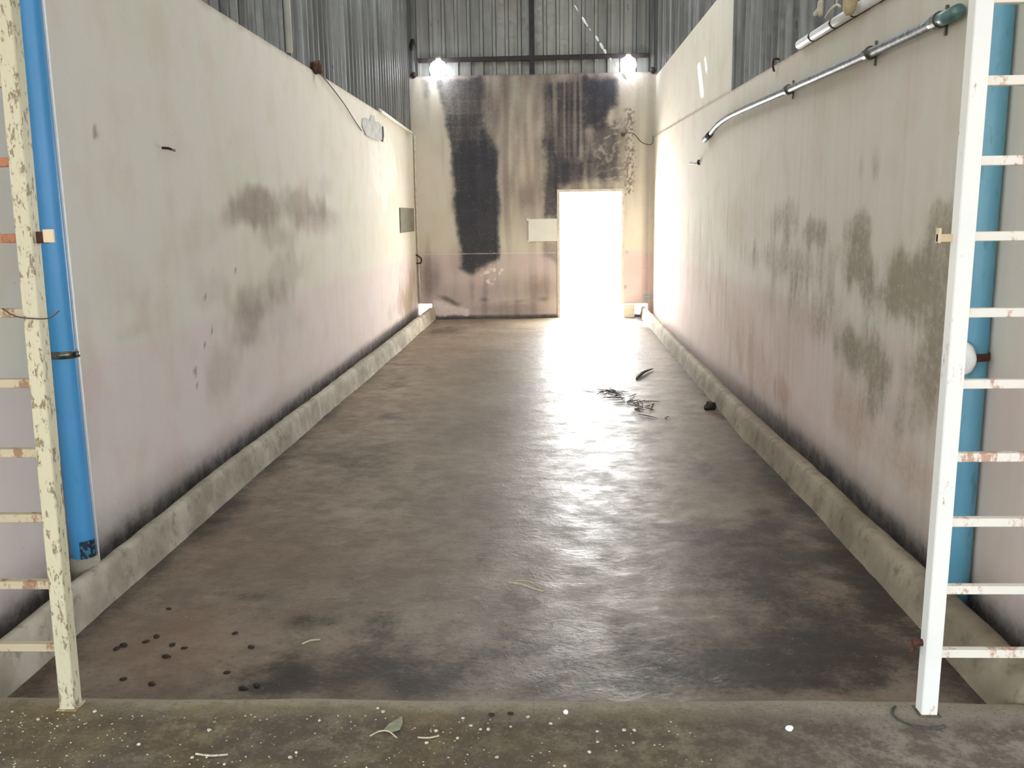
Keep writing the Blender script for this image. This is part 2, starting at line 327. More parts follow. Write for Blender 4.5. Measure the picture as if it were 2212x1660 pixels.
def nz(x, y, s, o=0.0): return noise.noise(Vector((x * s + o, y * s - o * 1.7, o * 0.37)))
def sst(a, b, v):
    t = min(1, max(0, (v - a) / (b - a))); return t * t * (3 - 2 * t)
def ell(lst, u, v, wob):
    r = 0.0
    for a, b, ra, rb, s in lst:
        du, dv = (u - a) / ra, (v - b) / rb
        if abs(du) > 2.1 or abs(dv) > 2.1: continue
        d = math.sqrt(du * du + dv * dv) + wob
        r = 1 - (1 - r) * (1 - s * (1 - sst(0.35, 1.55, d)))
    return r
def pdist(poly, x, y):           # signed distance, negative inside
    best = 1e9; inside = False; m = len(poly)
    for i in range(m):
        x1, y1 = poly[i]; x2, y2 = poly[(i + 1) % m]
        dx, dy = x2 - x1, y2 - y1
        t = min(1, max(0, ((x - x1) * dx + (y - y1) * dy) / (dx * dx + dy * dy + 1e-12)))
        d = math.hypot(x - x1 - t * dx, y - y1 - t * dy); best = min(best, d)
        if (y1 > y) != (y2 > y) and x < x1 + (y - y1) / (y2 - y1) * dx: inside = not inside
    return -best if inside else best
def ldist(line, x, y):
    best = 1e9
    for (x1, y1), (x2, y2) in zip(line[:-1], line[1:]):
        dx, dy = x2 - x1, y2 - y1
        t = min(1, max(0, ((x - x1) * dx + (y - y1) * dy) / (dx * dx + dy * dy)))
        best = min(best, math.hypot(x - x1 - t * dx, y - y1 - t * dy))
    return best
def over(*a):
    r = 1.0
    for k in a: r *= 1 - min(1, max(0, k))
    return 1 - r

def mask_left(y, z):
    w = 0.55 * nz(y, z, 2.2, 1) + 0.35 * nz(y, z, 7, 2)
    rm = ell(L_MOULD, y, z, w)
    base = 0.22 + 0.08 * nz(y, 0, 1.1, 5) + 0.05 * nz(y, 0, 5, 6)
    bs = over(0.82 * (1 - sst(0.15, 0.245 + 0.03 * nz(y, 0, 2, 5), z)), 0.5 * (1 - sst(0.17, 0.40 + 0.06 * nz(y, 0, 1.6, 7), z)) * (1 - sst(5, 11, y)))  # dark wall foot: mould and painted shade of the gutter
    rb = ell(L_BROWN, y, z, w)
    top = ledge_l(y) - z
    rb = over(rb, 0.5 * (1 - sst(0.0, 0.05 + 0.05 * nz(y, 0, 6, 3), top)), 0.12 * max(0, nz(y * 5, z, 1.3, 8)))
    for cy, cz, rr in ((5.7,1.22,.022),(5.78,1.0,.02),(5.64,.93,.018),(5.45,.78,.03),(5.46,.70,.02),(4.45,2.1,.035),(6.3,1.35,.02),(5.9,1.36,.02)):
        rm = over(rm, 0.95 * (1 - sst(rr * 0.5, rr * 1.3, math.hypot((y - cy), z - cz))))
    pl = 0.4 * (1 - sst(0.5, 1.0, math.hypot((y - 12.4) / 1.6, (z - 2.3) / 0.6) + w * 0.6))
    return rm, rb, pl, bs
def mask_right(y, z):
    w = 0.6 * nz(y * 2.2, z, 2.0, 11) + 0.4 * nz(y * 2, z * 0.6, 8, 12)
    rm = ell(R_MOULD, y, z, w)
    base = 0.16 + 0.06 * nz(y, 0, 1.1, 15) + 0.04 * nz(y, 0, 5, 16)
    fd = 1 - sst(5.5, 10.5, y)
    bs = over(0.82 * fd * (1 - sst(0.13, 0.225 + 0.03 * nz(y, 0, 2, 15), z)), 0.45 * fd * (1 - sst(0.15, 0.38 + 0.06 * nz(y, 0, 1.6, 17), z)))  # mould with painted gutter shade at the foot, fading towards the back
    rb = ell(R_BROWN, y, z, w)
    tp = abs(ledge_r(y) - z)
    rb = over(rb, 0.6 * (1 - sst(0.0, 0.035, tp)), 0.25 * max(0, nz(y * 7, z * 0.5, 1.3, 18)))
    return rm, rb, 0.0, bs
def mask_back(x, z):
    w = 0.035 * nz(x * 1.5, z, 3, 21) + 0.02 * nz(x, z, 12, 22) + 0.015 * nz(x * 2, z, 30, 35)
    soft = 0.06 + 0.03 * nz(x, z, 2, 23)
    brick = 0.0
    row = math.floor((z - 0.07) / 0.2); fz = abs(((z - 0.07) / 0.2) % 1 - 0.5)
    fx = abs(((x + (0.2 if row % 2 else 0)) / 0.4) % 1 - 0.5)
    if fz > 0.44 or fx > 0.47: brick = 1.0
    def band(poly, s, so=soft): return s * (1 - sst(-so, so * 1.6, pdist(poly, x, z) + w))
    cell = noise.noise(Vector((math.floor((x + (0.2 if row % 2 else 0)) / 0.4) * 3.3, row * 2.7, 5.5)))
    lv = 1.0 + 0.12 * cell - 0.05 * brick
    up = sst(2.3, 3.5, z)
    rm = over(band(B_LEFT, (0.92 - 0.30 * up) * lv), band(B_LEFT2, 0.34 * lv), band(B_RIGHT, 0.78 * lv), band(B_RIGHT2, 0.78 * lv * (0.9 + 0.35 * nz(x * 8, z * 0.4, 1.6, 34)), 0.08),
              band(B_RIGHT3, 0.74 * lv * (0.8 + 0.6 * nz(x * 14, z * 0.4, 1.6, 33) + 0.2 * nz(x, z, 2.5, 42)), 0.08), band(B_LOW, 0.42, 0.06), band([(-1.95,3.8),(-1.82,3.8),(-1.86,3.5),(-1.93,3.5)], 0.4),
              0.16 * sst(3.0, 3.8, z) * (1 if -0.8 < x < 0.1 else 0))
    bk = pdist(B_BRICK, x, z) + w
    if bk < 0.2: rm = over(rm, 0.6 * (1 - sst(-0.06, 0.14, bk)) * (0.35 + 0.65 * sst(0.0, 0.25, abs(nz(x, z * 1.5, 5.2, 25)) + 0.5 * abs(nz(x, z, 13, 37)) - 0.05)))
    sp = sst(-0.1, 0.3, nz(x * 1.6, z, 26, 26) + 0.5 * nz(x, z, 7, 38))
    rb = over(band(B_STRIP, 0.85 * sp, 0.03), band(B_STRIP2, 0.6 * sst(0.2, 0.5, nz(x, z, 7, 27)), 0.03))
    ln = ldist(B_BASE, x, z + 0.02 * nz(x, 0, 8, 28))
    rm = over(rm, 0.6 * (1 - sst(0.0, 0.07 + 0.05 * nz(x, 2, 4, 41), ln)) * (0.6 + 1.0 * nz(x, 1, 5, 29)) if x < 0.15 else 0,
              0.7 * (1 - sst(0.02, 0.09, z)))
    wv = ell([(-1.95,.6,.2,.3,.35),(-.4,.5,.6,.25,.35),(-1.3,.42,.6,.2,.3),(-1.5,.95,.12,.3,.3),(-.1,.45,.25,.2,.3),(-.6,.14,.7,.12,.5),(-1.9,.8,.2,.35,.4)], x, z, 3 * w)
    rb = over(rb, wv, 0.28 * sst(0.0, 0.4, nz(x * 6, z * 0.5, 1.2, 30)), 0.5 * (1 - sst(0.0, 0.03, ZB - z)),
              0.35 * (1 - sst(0.02, 0.1, abs(x - 1.66))) * sst(0, .5, z), 0.66 * sst(0.9, 2.0, z) * sst(-1.6, -1.2, x + 0.3 * (3.8 - z) * 0.2) * (1 - 0.75 * sst(1.0, 1.45, x)) * (0.85 + 0.5 * nz(x * 4, z, 2.2, 39)), 0.25 * sst(3.0, 3.8, z))
    pl = over(band(B_PALE, 0.55 * sst(-0.15, 0.35, nz(x, z, 16, 31) + 0.5 * nz(x, z, 40, 36)), 0.05), 0.45 * (1 - sst(-0.02, 0.06, pdist([(-1.88,.31),(-1.31,.14),(-1.31,.06),(-1.89,.06)], x, z) + w)), 0.4 * (1 - sst(0.004, 0.012, abs(z - 1.06))) * (1 if x < 0.2 else 0))
    return rm, rb, pl

def set_mask(o, fn):
    me = o.data; a = me.color_attributes.new('mask', 'FLOAT_COLOR', 'POINT')
    buf = []
    for v in me.vertices:
        k = fn(v.co); buf += [min(1, max(0, q)) for q in (k if len(k) == 4 else (*k, 0.0))]
    a.data.foreach_set('color', buf)

def grid_wall(name, mat, us, vs, place, skip, thick, fn, label):
    bm = bmesh.new(); V = [[bm.verts.new(place(u, v)) for v in vs] for u in us]
    for i in range(len(us) - 1):
        for j in range(len(vs) - 1):
            uc, vc = (us[i] + us[i + 1]) / 2, (vs[j] + vs[j + 1]) / 2
            if skip(uc, vc): continue
            bm.faces.new((V[i][j], V[i + 1][j], V[i + 1][j + 1], V[i][j + 1]))
    bmesh.ops.delete(bm, geom=[v for v in bm.verts if not v.link_faces], context='VERTS')
    o = link(name, bm, mat, kind='structure'); o['label'] = label
    return o

# ------------------------------------------------------------------ SETTING
us = axis(Y0, YB, 0.035); 
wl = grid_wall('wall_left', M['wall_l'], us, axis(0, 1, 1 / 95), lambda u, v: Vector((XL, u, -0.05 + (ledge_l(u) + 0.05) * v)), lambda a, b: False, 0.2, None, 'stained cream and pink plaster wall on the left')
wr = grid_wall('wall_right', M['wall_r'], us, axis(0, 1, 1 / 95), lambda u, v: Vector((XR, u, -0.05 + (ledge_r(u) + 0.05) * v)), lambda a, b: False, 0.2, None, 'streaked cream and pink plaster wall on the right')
DX0, DX1, DZ = 0.205, 1.228, 2.035
HL = (XL, -1.90, 0.03, 0.245); HR = (1.43, 1.66, 0.03, 0.215)
def skip_back(x, z):
    if DX0 < x < DX1 and z < DZ: return True
    return any(a < x < b and c < z < d for a, b, c, d in (HL, HR))
wb = grid_wall('wall_back', M['wall_b'], axis(XL - 0.2, XR + 0.2, 0.018, (XL, -1.90, DX0, DX1, 1.43, 1.66)), axis(-0.05, ZB, 0.018, (0.03, 0.215, 0.245, DZ)),
               lambda u, v: Vector((u, YB, v)), skip_back, 0.2, None, 'back plaster wall with two black mould bands')
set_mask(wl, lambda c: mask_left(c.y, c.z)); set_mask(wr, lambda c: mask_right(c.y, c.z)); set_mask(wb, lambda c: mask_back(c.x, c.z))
def solidify(o, t, off):
    m = o.modifiers.new('thickness', 'SOLIDIFY'); m.thickness = t; m.offset = off
for o, sgn in ((wl, Vector((1, 0, 0))), (wr, Vector((-1, 0, 0))), (wb, Vector((0, -1, 0)))):
    nrm = o.data.polygons[0].normal
    if nrm.dot(sgn) < 0: o.data.flip_normals()
    solidify(o, 0.2, -1)

# raised plaster block on the far half of the right ledge
bm = bmesh.new()
ys = axis(BLOCK_Y, YB, 0.06); zs = axis(0, 1, 1 / 16)
V = [[bm.verts.new((XR + 0.012, y, ledge_r(y) + (BLOCK_Z - ledge_r(y)) * v)) for v in zs] for y in ys]
W = [[bm.verts.new((XR + 0.2, y, ledge_r(y) + (BLOCK_Z - ledge_r(y)) * v)) for v in (0, 1)] for y in ys]
for i in range(len(ys) - 1):
    for j in range(len(zs) - 1): bm.faces.new((V[i][j], V[i + 1][j], V[i + 1][j + 1], V[i][j + 1]))
    bm.faces.new((W[i][0], W[i][1], W[i + 1][1], W[i + 1][0])); bm.faces.new((V[i][-1], V[i + 1][-1], W[i + 1][1], W[i][1])); bm.faces.new((V[i][0], W[i][0], W[i + 1][0], V[i + 1][0]))
bm.faces.new([V[0][j] for j in range(len(zs))] + [W[0][1], W[0][0]])
o = link('wall_right_block', bm, M['wall_r'], kind='structure'); o['label'] = 'raised plaster block on the far half of the right ledge'
set_mask(o, lambda c: (0.0, 0.5 * (1 - sst(0, 0.03, c.z - ledge_r(c.y))) + 0.2 * max(0, nz(c.y * 5, c.z, 1.2, 40)), 0.15))

# concrete floor
fx0, fx1, fy0 = XL, XR, SLAB_Y - 0.3
bm = bmesh.new(); xs = axis(fx0, fx1, 0.035); ys = axis(fy0, YB + 0.25, 0.04)
V = [[bm.verts.new((x, y, 0.004 * nz(x, y, 0.7, 50))) for y in ys] for x in xs]
for i in range(len(xs) - 1):
    for j in range(len(ys) - 1): bm.faces.new((V[i][j], V[i + 1][j], V[i + 1][j + 1], V[i][j + 1]))
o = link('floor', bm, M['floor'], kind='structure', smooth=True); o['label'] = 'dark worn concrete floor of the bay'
def mask_floor(c):
    w = 0.6 * nz(c.x, c.y, 2.5, 51) + 0.5 * nz(c.x, c.y, 8, 52)
    d = ell(F_DARK, c.x, c.y, w)
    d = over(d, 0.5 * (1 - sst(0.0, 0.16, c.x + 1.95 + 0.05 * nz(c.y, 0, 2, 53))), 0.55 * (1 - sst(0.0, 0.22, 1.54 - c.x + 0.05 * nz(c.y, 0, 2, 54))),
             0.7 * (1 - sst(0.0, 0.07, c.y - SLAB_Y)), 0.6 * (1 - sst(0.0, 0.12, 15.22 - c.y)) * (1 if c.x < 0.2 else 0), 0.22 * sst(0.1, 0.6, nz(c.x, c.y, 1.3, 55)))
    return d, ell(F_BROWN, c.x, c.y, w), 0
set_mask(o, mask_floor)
if o.data.polygons[0].normal.z < 0: o.data.flip_normals()

# raised front slab with a worn lip
bm = bmesh.new(); xs = axis(-5.0, 5.0, 0.05)
prof = [(-5.0, 0.10), (0, 0.10), (1.5, 0.10), (2.3, 0.10), (2.6, 0.10), (2.78, 0.10), (2.835, 0.098), (2.86, 0.090), (2.872, 0.070), (2.875, 0.0), (2.875, -0.15)]
rows = []
for x in xs:
    w = 0.012 * nz(x, 0, 1.6, 60) + 0.006 * nz(x, 0, 7, 61) + 0.012 * math.exp(-((x - 0.9) / 0.35) ** 2)
    rows.append([bm.verts.new((x, y + (w if y > 2.7 else 0), z + (0.006 * nz(x, y, 1.5, 62) if z > 0.05 else 0))) for y, z in prof])
for i in range(len(xs) - 1):
    for j in range(len(prof) - 1): bm.faces.new((rows[i][j], rows[i + 1][j], rows[i + 1][j + 1], rows[i][j + 1]))
o = link('floor_front', bm, M['slab'], kind='structure', smooth=True); o['label'] = 'raised mossy concrete slab across the front'

# gutter kerbs: a rounded low wall with a sloped inner face
def kerb(name, side, pts, hc, label):
    bm = bmesh.new(); ys = axis(SLAB_Y, YB - 0.02, 0.09); rows = []
    def lerp(col, y):
        for a, b in zip(pts[:-1], pts[1:]):
            if y <= b[0]: t = (y - a[0]) / (b[0] - a[0]); return a[col] + (b[col] - a[col]) * t
        return pts[-1][col]
    for y in ys:
        f, bk = lerp(1, y), lerp(2, y); s = -1 if side == 'l' else 1
        f += s * (0.014 * nz(y, 0, 0.9, 70) + 0.008 * nz(y, 0, 4, 71)); bk += s * 0.010 * nz(y, 0, 1.1, 72)
        h = hc + 0.010 * nz(y, 0, 0.8, 73) + 0.005 * nz(y, 0, 5, 74)
        w = bk - f
        P = [(f - 0.10 * w, -0.03), (f, 0.0), (f + 0.06 * w, 0.03), (f + 0.16 * w, h * 0.55), (f + 0.24 * w, h * 0.86), (f + 0.36 * w, h * 0.975), (f + 0.55 * w, h), (f + 0.8 * w, h * 0.99), (f + 0.95 * w, h * 0.93), (bk, h * 0.8), (bk, -0.03)]
        rows.append([bm.verts.new((x + 0.004 * nz(y, z, 9, 75), y, z + 0.003 * nz(y, x, 11, 76))) for x, z in P])
    for a, b in zip(rows[:-1], rows[1:]):
        for j in range(len(a) - 1): bm.faces.new((a[j], b[j], b[j + 1], a[j + 1]))
    bm.faces.new(rows[0][::-1]); bm.faces.new(rows[-1])
    o = link(name, bm, M['kerb' if side == 'l' else 'kerb_r'], kind='structure', smooth=True); o['label'] = label
kerb('trim_1', 'l', [(2.8, -1.965, -2.035), (5.0, -1.95, -2.05), (7.0, -1.935, -2.03), (11.0, -1.865, -1.99), (15.3, -1.84, -1.955)], 0.185, 'concrete gutter kerb along the left wall')
kerb('trim_2', 'r', [(2.8, 1.515, 1.665), (5.0, 1.515, 1.635), (7.0, 1.47, 1.60), (11.0, 1.51, 1.60), (15.3, 1.53, 1.62)], 0.165, 'concrete gutter kerb along the right wall')

# corrugated cladding (trapezoid ribs)
def clad(name, mat, a, b, z0f, z1, place, label, pitch=0.2, depth=0.038, phase=0.0):
    bm = bmesh.new(); prev = None; u = a - (a % pitch) - pitch + phase; prof = []
    while u < b + pitch:
        prof += [(u, 0), (u + 0.115, 0), (u + 0.130, depth), (u + 0.170, depth), (u + 0.185, 0)]; u += pitch
    prof = [p for p in prof if a <= p[0] <= b]
    prof = [(a, 0)] + prof + [(b, 0)]
    for u, d in prof:
        row = [bm.verts.new(place(u, d, z)) for z in (z0f(u), z1)]
        if prev: bm.faces.new((prev[0], row[0], row[1], prev[1]))
        prev = row
    o = link(name, bm, mat, kind='structure'); o['label'] = label
    solidify(o, 0.003, 0)
    return o
ZC = 5.5
clad('wall_left_upper', M['clad'], Y0, YB + 0.09, lambda y: ledge_l(y), ZC, lambda y, d, z: Vector((XL - 0.055 + d, y, z)), 'grey corrugated cladding above the left wall')
clad('wall_right_upper', M['clad'], Y0, BLOCK_Y, lambda y: ledge_r(y), ZC, lambda y, d, z: Vector((XR + 0.055 - d, y, z)), 'grey corrugated cladding above the near right wall')
clad('wall_right_upper', M['clad'], BLOCK_Y, YB + 0.09, lambda y: BLOCK_Z, ZC, lambda y, d, z: Vector((XR + 0.055 - d, y, z)), 'grey corrugated cladding above the raised right block')
clad('wall_back_upper', M['clad_back'], XL - 0.05, XR + 0.05, lambda x: ZB - 0.1, 6.4, lambda x, d, z: Vector((x, YB + 0.075 - d, z)), 'pale corrugated cladding above the back wall', phase=0.05)
# cladding edge trim where the near right sheet ends at the block
bm = bmesh.new(); box(bm, XR - 0.005, XR + 0.03, BLOCK_Y - 0.09, BLOCK_Y, ledge_r(BLOCK_Y), ZC)
o = link('trim_3', bm, M['clad'], kind='structure'); o['label'] = 'flat metal edge strip beside the raised right block'

SK = (-1.3, 0.9, 6.6, 12.4)  # extent of the added skylight
# doorway lining, roof, ground outside
bm = bmesh.new()
box(bm, DX0 - 0.03, DX0 + 0.012, YB - 0.012, YB + 0.21, 0, DZ + 0.03); box(bm, DX1 - 0.012, DX1 + 0.03, YB - 0.012, YB + 0.21, 0, DZ + 0.03); box(bm, DX0 + 0.012, DX1 - 0.012, YB - 0.012, YB + 0.21, DZ - 0.012, DZ + 0.03)
o = link('door_1', bm, M['block'], kind='structure'); o['label'] = 'open doorway lining in the back wall'
SUN = Vector((0.24, -0.60, -0.76)).normalized()
def roof_hole_at(p, z):
    t = (p.z - z) / SUN.z; q = p - SUN * t; return q.x, q.y
ZR = 6.0
hx, hy = roof_hole_at(Vector((XR, 10.95, 3.18)), ZR)
h2 = roof_hole_at(Vector((XR, 10.62, 3.30)), ZR)
bm = bmesh.new()
holes = [(hx, hy, 0.055, 0.11), (h2[0], h2[1], 0.02, 0.05)]
bx = sorted(set([-3.2, 2.8] + [round(h[0] + s * h[2], 4) for h in holes for s in (-1, 1)] + [SK[0], SK[1]])); by = sorted(set([2.0, 16.0] + [round(h[1] + s * h[3], 4) for h in holes for s in (-1, 1)] + [SK[2], SK[3]]))
G = [[bm.verts.new((x, y, ZR)) for y in by] for x in bx]
for i in range(len(bx) - 1):
    for j in range(len(by) - 1):
        cx, cy = (bx[i] + bx[i + 1]) / 2, (by[j] + by[j + 1]) / 2
        if any(abs(cx - h[0]) < h[2] and abs(cy - h[1]) < h[3] for h in holes): continue
        if SK[0] < cx < SK[1] and SK[2] < cy < SK[3]: continue
        bm.faces.new((G[i][j], G[i + 1][j], G[i + 1][j + 1], G[i][j + 1]))
o = link('ceiling', bm, M['roof'], kind='structure'); o['label'] = 'shed roof over the bay'
n = N('added_skylight_sheet'); tb = n.t.nodes.new('ShaderNodeBsdfTranslucent'); tb.inputs[0].default_value = (0.36, 0.38, 0.40, 1); n.t.links.new(tb.outputs[0], n.out.inputs[0])  # skylight sheet added out of view to brighten the middle and far walls
bm = bmesh.new()
Q = [(SK[0] - .03, SK[2] - .03), (SK[1] + .03, SK[2] - .03), (SK[1] + .03, SK[3] + .03), (SK[0] - .03, SK[3] + .03)]
bm.faces.new([bm.verts.new((a, b, ZR + 0.02)) for a, b in Q])
o = link('added_skylight_1', bm, n.m, kind='structure'); o['label'] = 'added milky translucent roof sheets, out of view, brightening the bay'
bm = bmesh.new(); box(bm, -7, 7, -8.5, 2.0, 5.0, 5.1)  # out-of-view roof, sized to cut the sky light from the front
o = link('unseen_front_roof', bm, M['roof'], kind='structure'); o['label'] = 'unseen roof over the front, shaped to hold back sky light'
n = N('pale_yard'); a = n.noise(0.6, 5); ym = n.done(n.mix(a, rgb(206,200,188), rgb(226,221,210)), 0.9)
bm = bmesh.new(); box(bm, -60, 60, YB + 0.2, 90, -0.3, -0.01)
o = link('ground_yard', bm, ym, kind='structure'); o['label'] = 'sunlit pale yard beyond the doorway'
bm = bmesh.new(); box(bm, -60, 60, -40, Y0, -0.4, -0.16)
o = link('ground', bm, M['slab'], kind='structure'); o['label'] = 'ground in front of the shed'

# ------------------------------------------------------------------ LADDER FRAMES
def ladder_frame(name, label, px, lean, far, rungs, pm, rm, rust_at=(), left=True):
    t = thing(name, label, 'ladder frame', (px, 2.79, SLAB_Z))
    W2 = 0.0255; top = 2.75
    def post(x, ln):
        bm = bmesh.new(); v = box(bm, -W2, W2, -W2, W2, 0, top - SLAB_Z)
        bevel(bm, 0.003, 1)
        Sh = Matrix.Identity(4); Sh[0][2] = ln
        bmesh.ops.transform(bm, matrix=Matrix.Translation((x, 2.79, SLAB_Z - 0.006)) @ Sh, verts=bm.verts)
        return link('post', bm, pm, t)
    p1 = post(px, lean); post(far, 0.0)
    for z in rungs:
        bm = bmesh.new(); xa = px + lean * (z - SLAB_Z)
        a, b = (far + 0.02, xa - W2 + 0.004) if left else (xa + W2 - 0.004, far - 0.02)
        box(bm, a, b, 2.79 - 0.014, 2.79 + 0.014, z - 0.0135, z + 0.0135); bevel(bm, 0.002, 1)
        r = link('rung', bm, M['rung_rust'] if z in rust_at else rm, t)
        if z in rust_at: r['label'] = 'heavily rusted rung'
    bm = bmesh.new(); box(bm, px - 0.034, px + 0.034, 2.755, 2.825, SLAB_Z - 0.004, SLAB_Z + 0.004); bevel(bm, 0.0015, 1)
    link('foot_plate', bm, M['slab'] if not left else rm, t)
    return t, p1
rl = [2.325, 2.10, 1.871, 1.646, 1.419, 1.199, 0.975, 0.76, 0.533, 0.315]
tl, pl_ = ladder_frame('ladder_frame', 'cream painted rusty steel ladder frame standing beside the bright blue pipe', -1.598, 0.0165, -2.07, rl, M['post_l'], M['rung_l'], (1.871, 1.646), True)
rr = [2.272, 2.051, 1.83, 1.615, 1.391, 1.176, 0.949, 0.742, 0.521, 0.307]
tr, pr_ = ladder_frame('ladder_frame', 'white painted steel ladder frame standing in front of the faded blue pipe', 1.213, 0.004, 1.665, rr, M['post_r'], M['rung_r'], (), False)
# hinge tab with its square plate on the left frame
bm = bmesh.new(); box(bm, -1.548, -1.515, 2.788, 2.80, 1.63, 1.665); link('hinge_tab', bm, M['rust'], tl)
bm = bmesh.new(); box(bm, -1.522, -1.488, 2.780, 2.788, 1.632, 1.672); bevel(bm, 0.002, 1); o = link('hinge_plate', bm, M['tabplate'], tl); o['label'] = 'square pale primer plate'
bm = bmesh.new(); tube(bm, smooth_path([(-1.66, 2.76, 1.436), (-1.62, 2.758, 1.412), (-1.56, 2.758, 1.404), (-1.52, 2.77, 1.405), (-1.497, 2.785, 1.425)]), 0.0022, 6); link('tie_wire', bm, M['wire'], tl)
# latch tab, ring staple and mortar collar on the right frame
bm = bmesh.new(); box(bm, 1.150, 1.196, 2.80, 2.81, 1.60, 1.622); box(bm, 1.150, 1.158, 2.795, 2.815, 1.597, 1.64); link('latch_tab', bm, M['tabplate'], tr)
bm = bmesh.new(); tube(bm, [(1.158 + 0.0, 2.80, 0.335), (1.19, 2.80, 0.335)], 0.012, 8); tube(bm, [(1.158 + 0.011 * math.cos(q), 2.80, 0.312 + 0.014 * math.sin(q)) for q in (2 * PI * k / 12 for k in range(12))], 0.004, 6, closed=True)
link('ring_staple', bm, M['rust'], tr)
bm = bmesh.new(); tube(bm, [(1.185 + 0.085 * math.cos(q), 2.765 + 0.075 * math.sin(q), SLAB_Z + 0.001) for q in (PI * (0.75 + 0.95 * k / 16) for k in range(17))], 0.0055, 6); link('mortar_collar', bm, plain('dark_mortar', rgb(74,70,62), 0.85, 0, 0.4, 40.0), tr)

# ------------------------------------------------------------------ BLUE DRAIN PIPES
def drain(label, x, y, z0, z1, mat):
    t = thing('drain_pipe', label, 'pipe', (x, y, z0))
    bm = bmesh.new(); tube(bm, [(x, y, z0 + (z1 - z0) * k / 10) for k in range(11)], 0.053, 28); link('pipe', bm, mat, t, True)
    return t
dl = drain('bright blue plastic drain pipe upright in the left gutter', -2.072, 3.85, 0.02, 3.6, M['blue_l'])
bm = bmesh.new(); tube(bm, [(-2.072, 3.85, 1.118), (-2.072, 3.85, 1.150)], 0.056, 28); box(bm, -2.012, -1.998, 3.83, 3.85, 1.122, 1.146); link('hose_clamp', bm, M['clampsteel'], dl, True)
bm = bmesh.new(); tube(bm, [(-2.072, 3.85, 0.02), (-2.072, 3.85, 0.20), (-2.072, 3.85, 0.225)], [0.064, 0.062, 0.054], 24); link('mortar_socket', bm, M['kerb'], dl, True)
bm = bmesh.new(); rs = []
for k in range(9):
    q = -PI * 0.42 + k * PI * 0.45 / 8; rs.append([bm.verts.new((-2.072 + 0.0545 * math.cos(q), 3.85 + 0.0545 * math.sin(q), z)) for z in (0.225, 0.305)])
for a, b in zip(rs[:-1], rs[1:]): bm.faces.new((a[0], b[0], b[1], a[1]))
o = link('sticker', bm, M['sticker'], dl); o['label'] = 'dark printed sticker at the foot'; solidify(o, 0.001, 1)
dr = drain('faded blue plastic drain pipe behind the white ladder frame', 1.675, 3.67, 0.02, 3.6, M['blue_r'])
bm = bmesh.new(); rs = []
for k in range(13):
    q = PI * 1.02 + k * PI * 0.9 / 12; rs.append([bm.verts.new((1.675 + 0.057 * math.cos(q), 3.67 + 0.057 * math.sin(q), z)) for z in (1.108, 1.138)])
rs.append([bm.verts.new((1.728, 3.655, z)) for z in (1.108, 1.138)])
for a, b in zip(rs[:-1], rs[1:]): bm.faces.new((a[0], b[0], b[1], a[1]))
o = link('pipe_strap', bm, M['rust'], dr); o['label'] = 'dark rusty strap'; solidify(o, 0.004, 1)
bm = bmesh.new(); blob(bm, (1.615, 3.62, 1.122), 0.058, 3, 0.1, 3, 1.15, 0.45, 0.5); o = link('foam_plug', bm, M['white'], dr, True); o['label'] = 'white round plug behind the strap'
bm = bmesh.new(); tube(bm, [(-2.0185, 3.8785, 0.186), (-2.0185, 3.8785, 1.15), (-2.0185, 3.8785, 3.6)], 0.0045, 10)
tag(link('conduit', bm, M['white'], None, True), 'thin white conduit standing close behind the bright blue pipe', 'conduit')

# ------------------------------------------------------------------ BACK WALL FITTINGS
yb = YB - 0.03
t = thing('steel_girder', 'dark steel cross shaped girder of crossbar and upright on the back cladding', 'girder', (-0.21, yb, ZB))
bm = bmesh.new(); box(bm, -2.0, 1.62, yb - 0.03, yb + 0.03, -0.034, 0.034, Matrix.Translation((0, 0, 4.093)) @ Matrix.Rotation(-0.004, 4, 'Y')); bevel(bm, 0.004, 1); link('crossbar', bm, M['dark'], t)
bm = bmesh.new(); box(bm, -0.247, -0.173, yb - 0.025, yb + 0.04, ZB + 0.0, 6.3); bevel(bm, 0.004, 1); link('upright', bm, M['dark'], t)
def lamp(x, z, r, label):
    y = yb - 0.16
    t = thing('globe_lamp', label, 'lamp', (x, y, z), None)
    bm = bmesh.new(); bmesh.ops.create_uvsphere(bm, u_segments=28, v_segments=18, radius=r, matrix=Matrix.Translation((x, y, z))); link('bulb', bm, M['bulb'], t, True)
    bm = bmesh.new(); tube(bm, [(x, y, z + r * 0.9), (x, y, z + r + 0.05)], [0.045, 0.035], 16); tube(bm, [(x, y, z + r + 0.04), (x, yb - 0.034, z + r + 0.04)], 0.012, 8); link('holder', bm, M['dirty_white'], t, True)
lamp(-1.665, 3.925, 0.14, 'glowing white globe lamp under the left end of the crossbar')
lamp(1.285, 3.94, 0.125, 'glowing white globe lamp under the right end of the crossbar')
def cpost(x, z0, label):
    t = thing('corner_post', label, 'post', (x, YB + 0.02, z0))
    bm = bmesh.new(); box(bm, x - 0.022, x + 0.022, YB + 0.002, YB + 0.04, z0, 6.0); bevel(bm, 0.003, 1); link('upright', bm, M['clad'], t)
    bm = bmesh.new(); blob(bm, (x, YB - 0.01, z0 + 0.02), 0.05, 2, 0.3, 5); link('clamp', bm, M['dark'], t)
    return t
t = cpost(XL + 0.045, ZB + 0.0, 'thin grey metal post in the left back corner above the wall')
bm = bmesh.new(); blob(bm, (XL + 0.045, YB - 0.01, 4.33), 0.05, 2, 0.3, 6, 1.7); link('knot', bm, M['dark'], t)
cpost(XR - 0.05, ZB + 0.0, 'thin grey metal post in the right back corner above the wall')
bm = bmesh.new(); tube(bm, smooth_path([(-2.10, YB - 0.0155, 2.95), (-2.105, YB - 0.0155, 2.0), (-2.10, YB - 0.0155, 1.2), (-2.09, YB - 0.0155, 0.28)]), 0.016, 10)
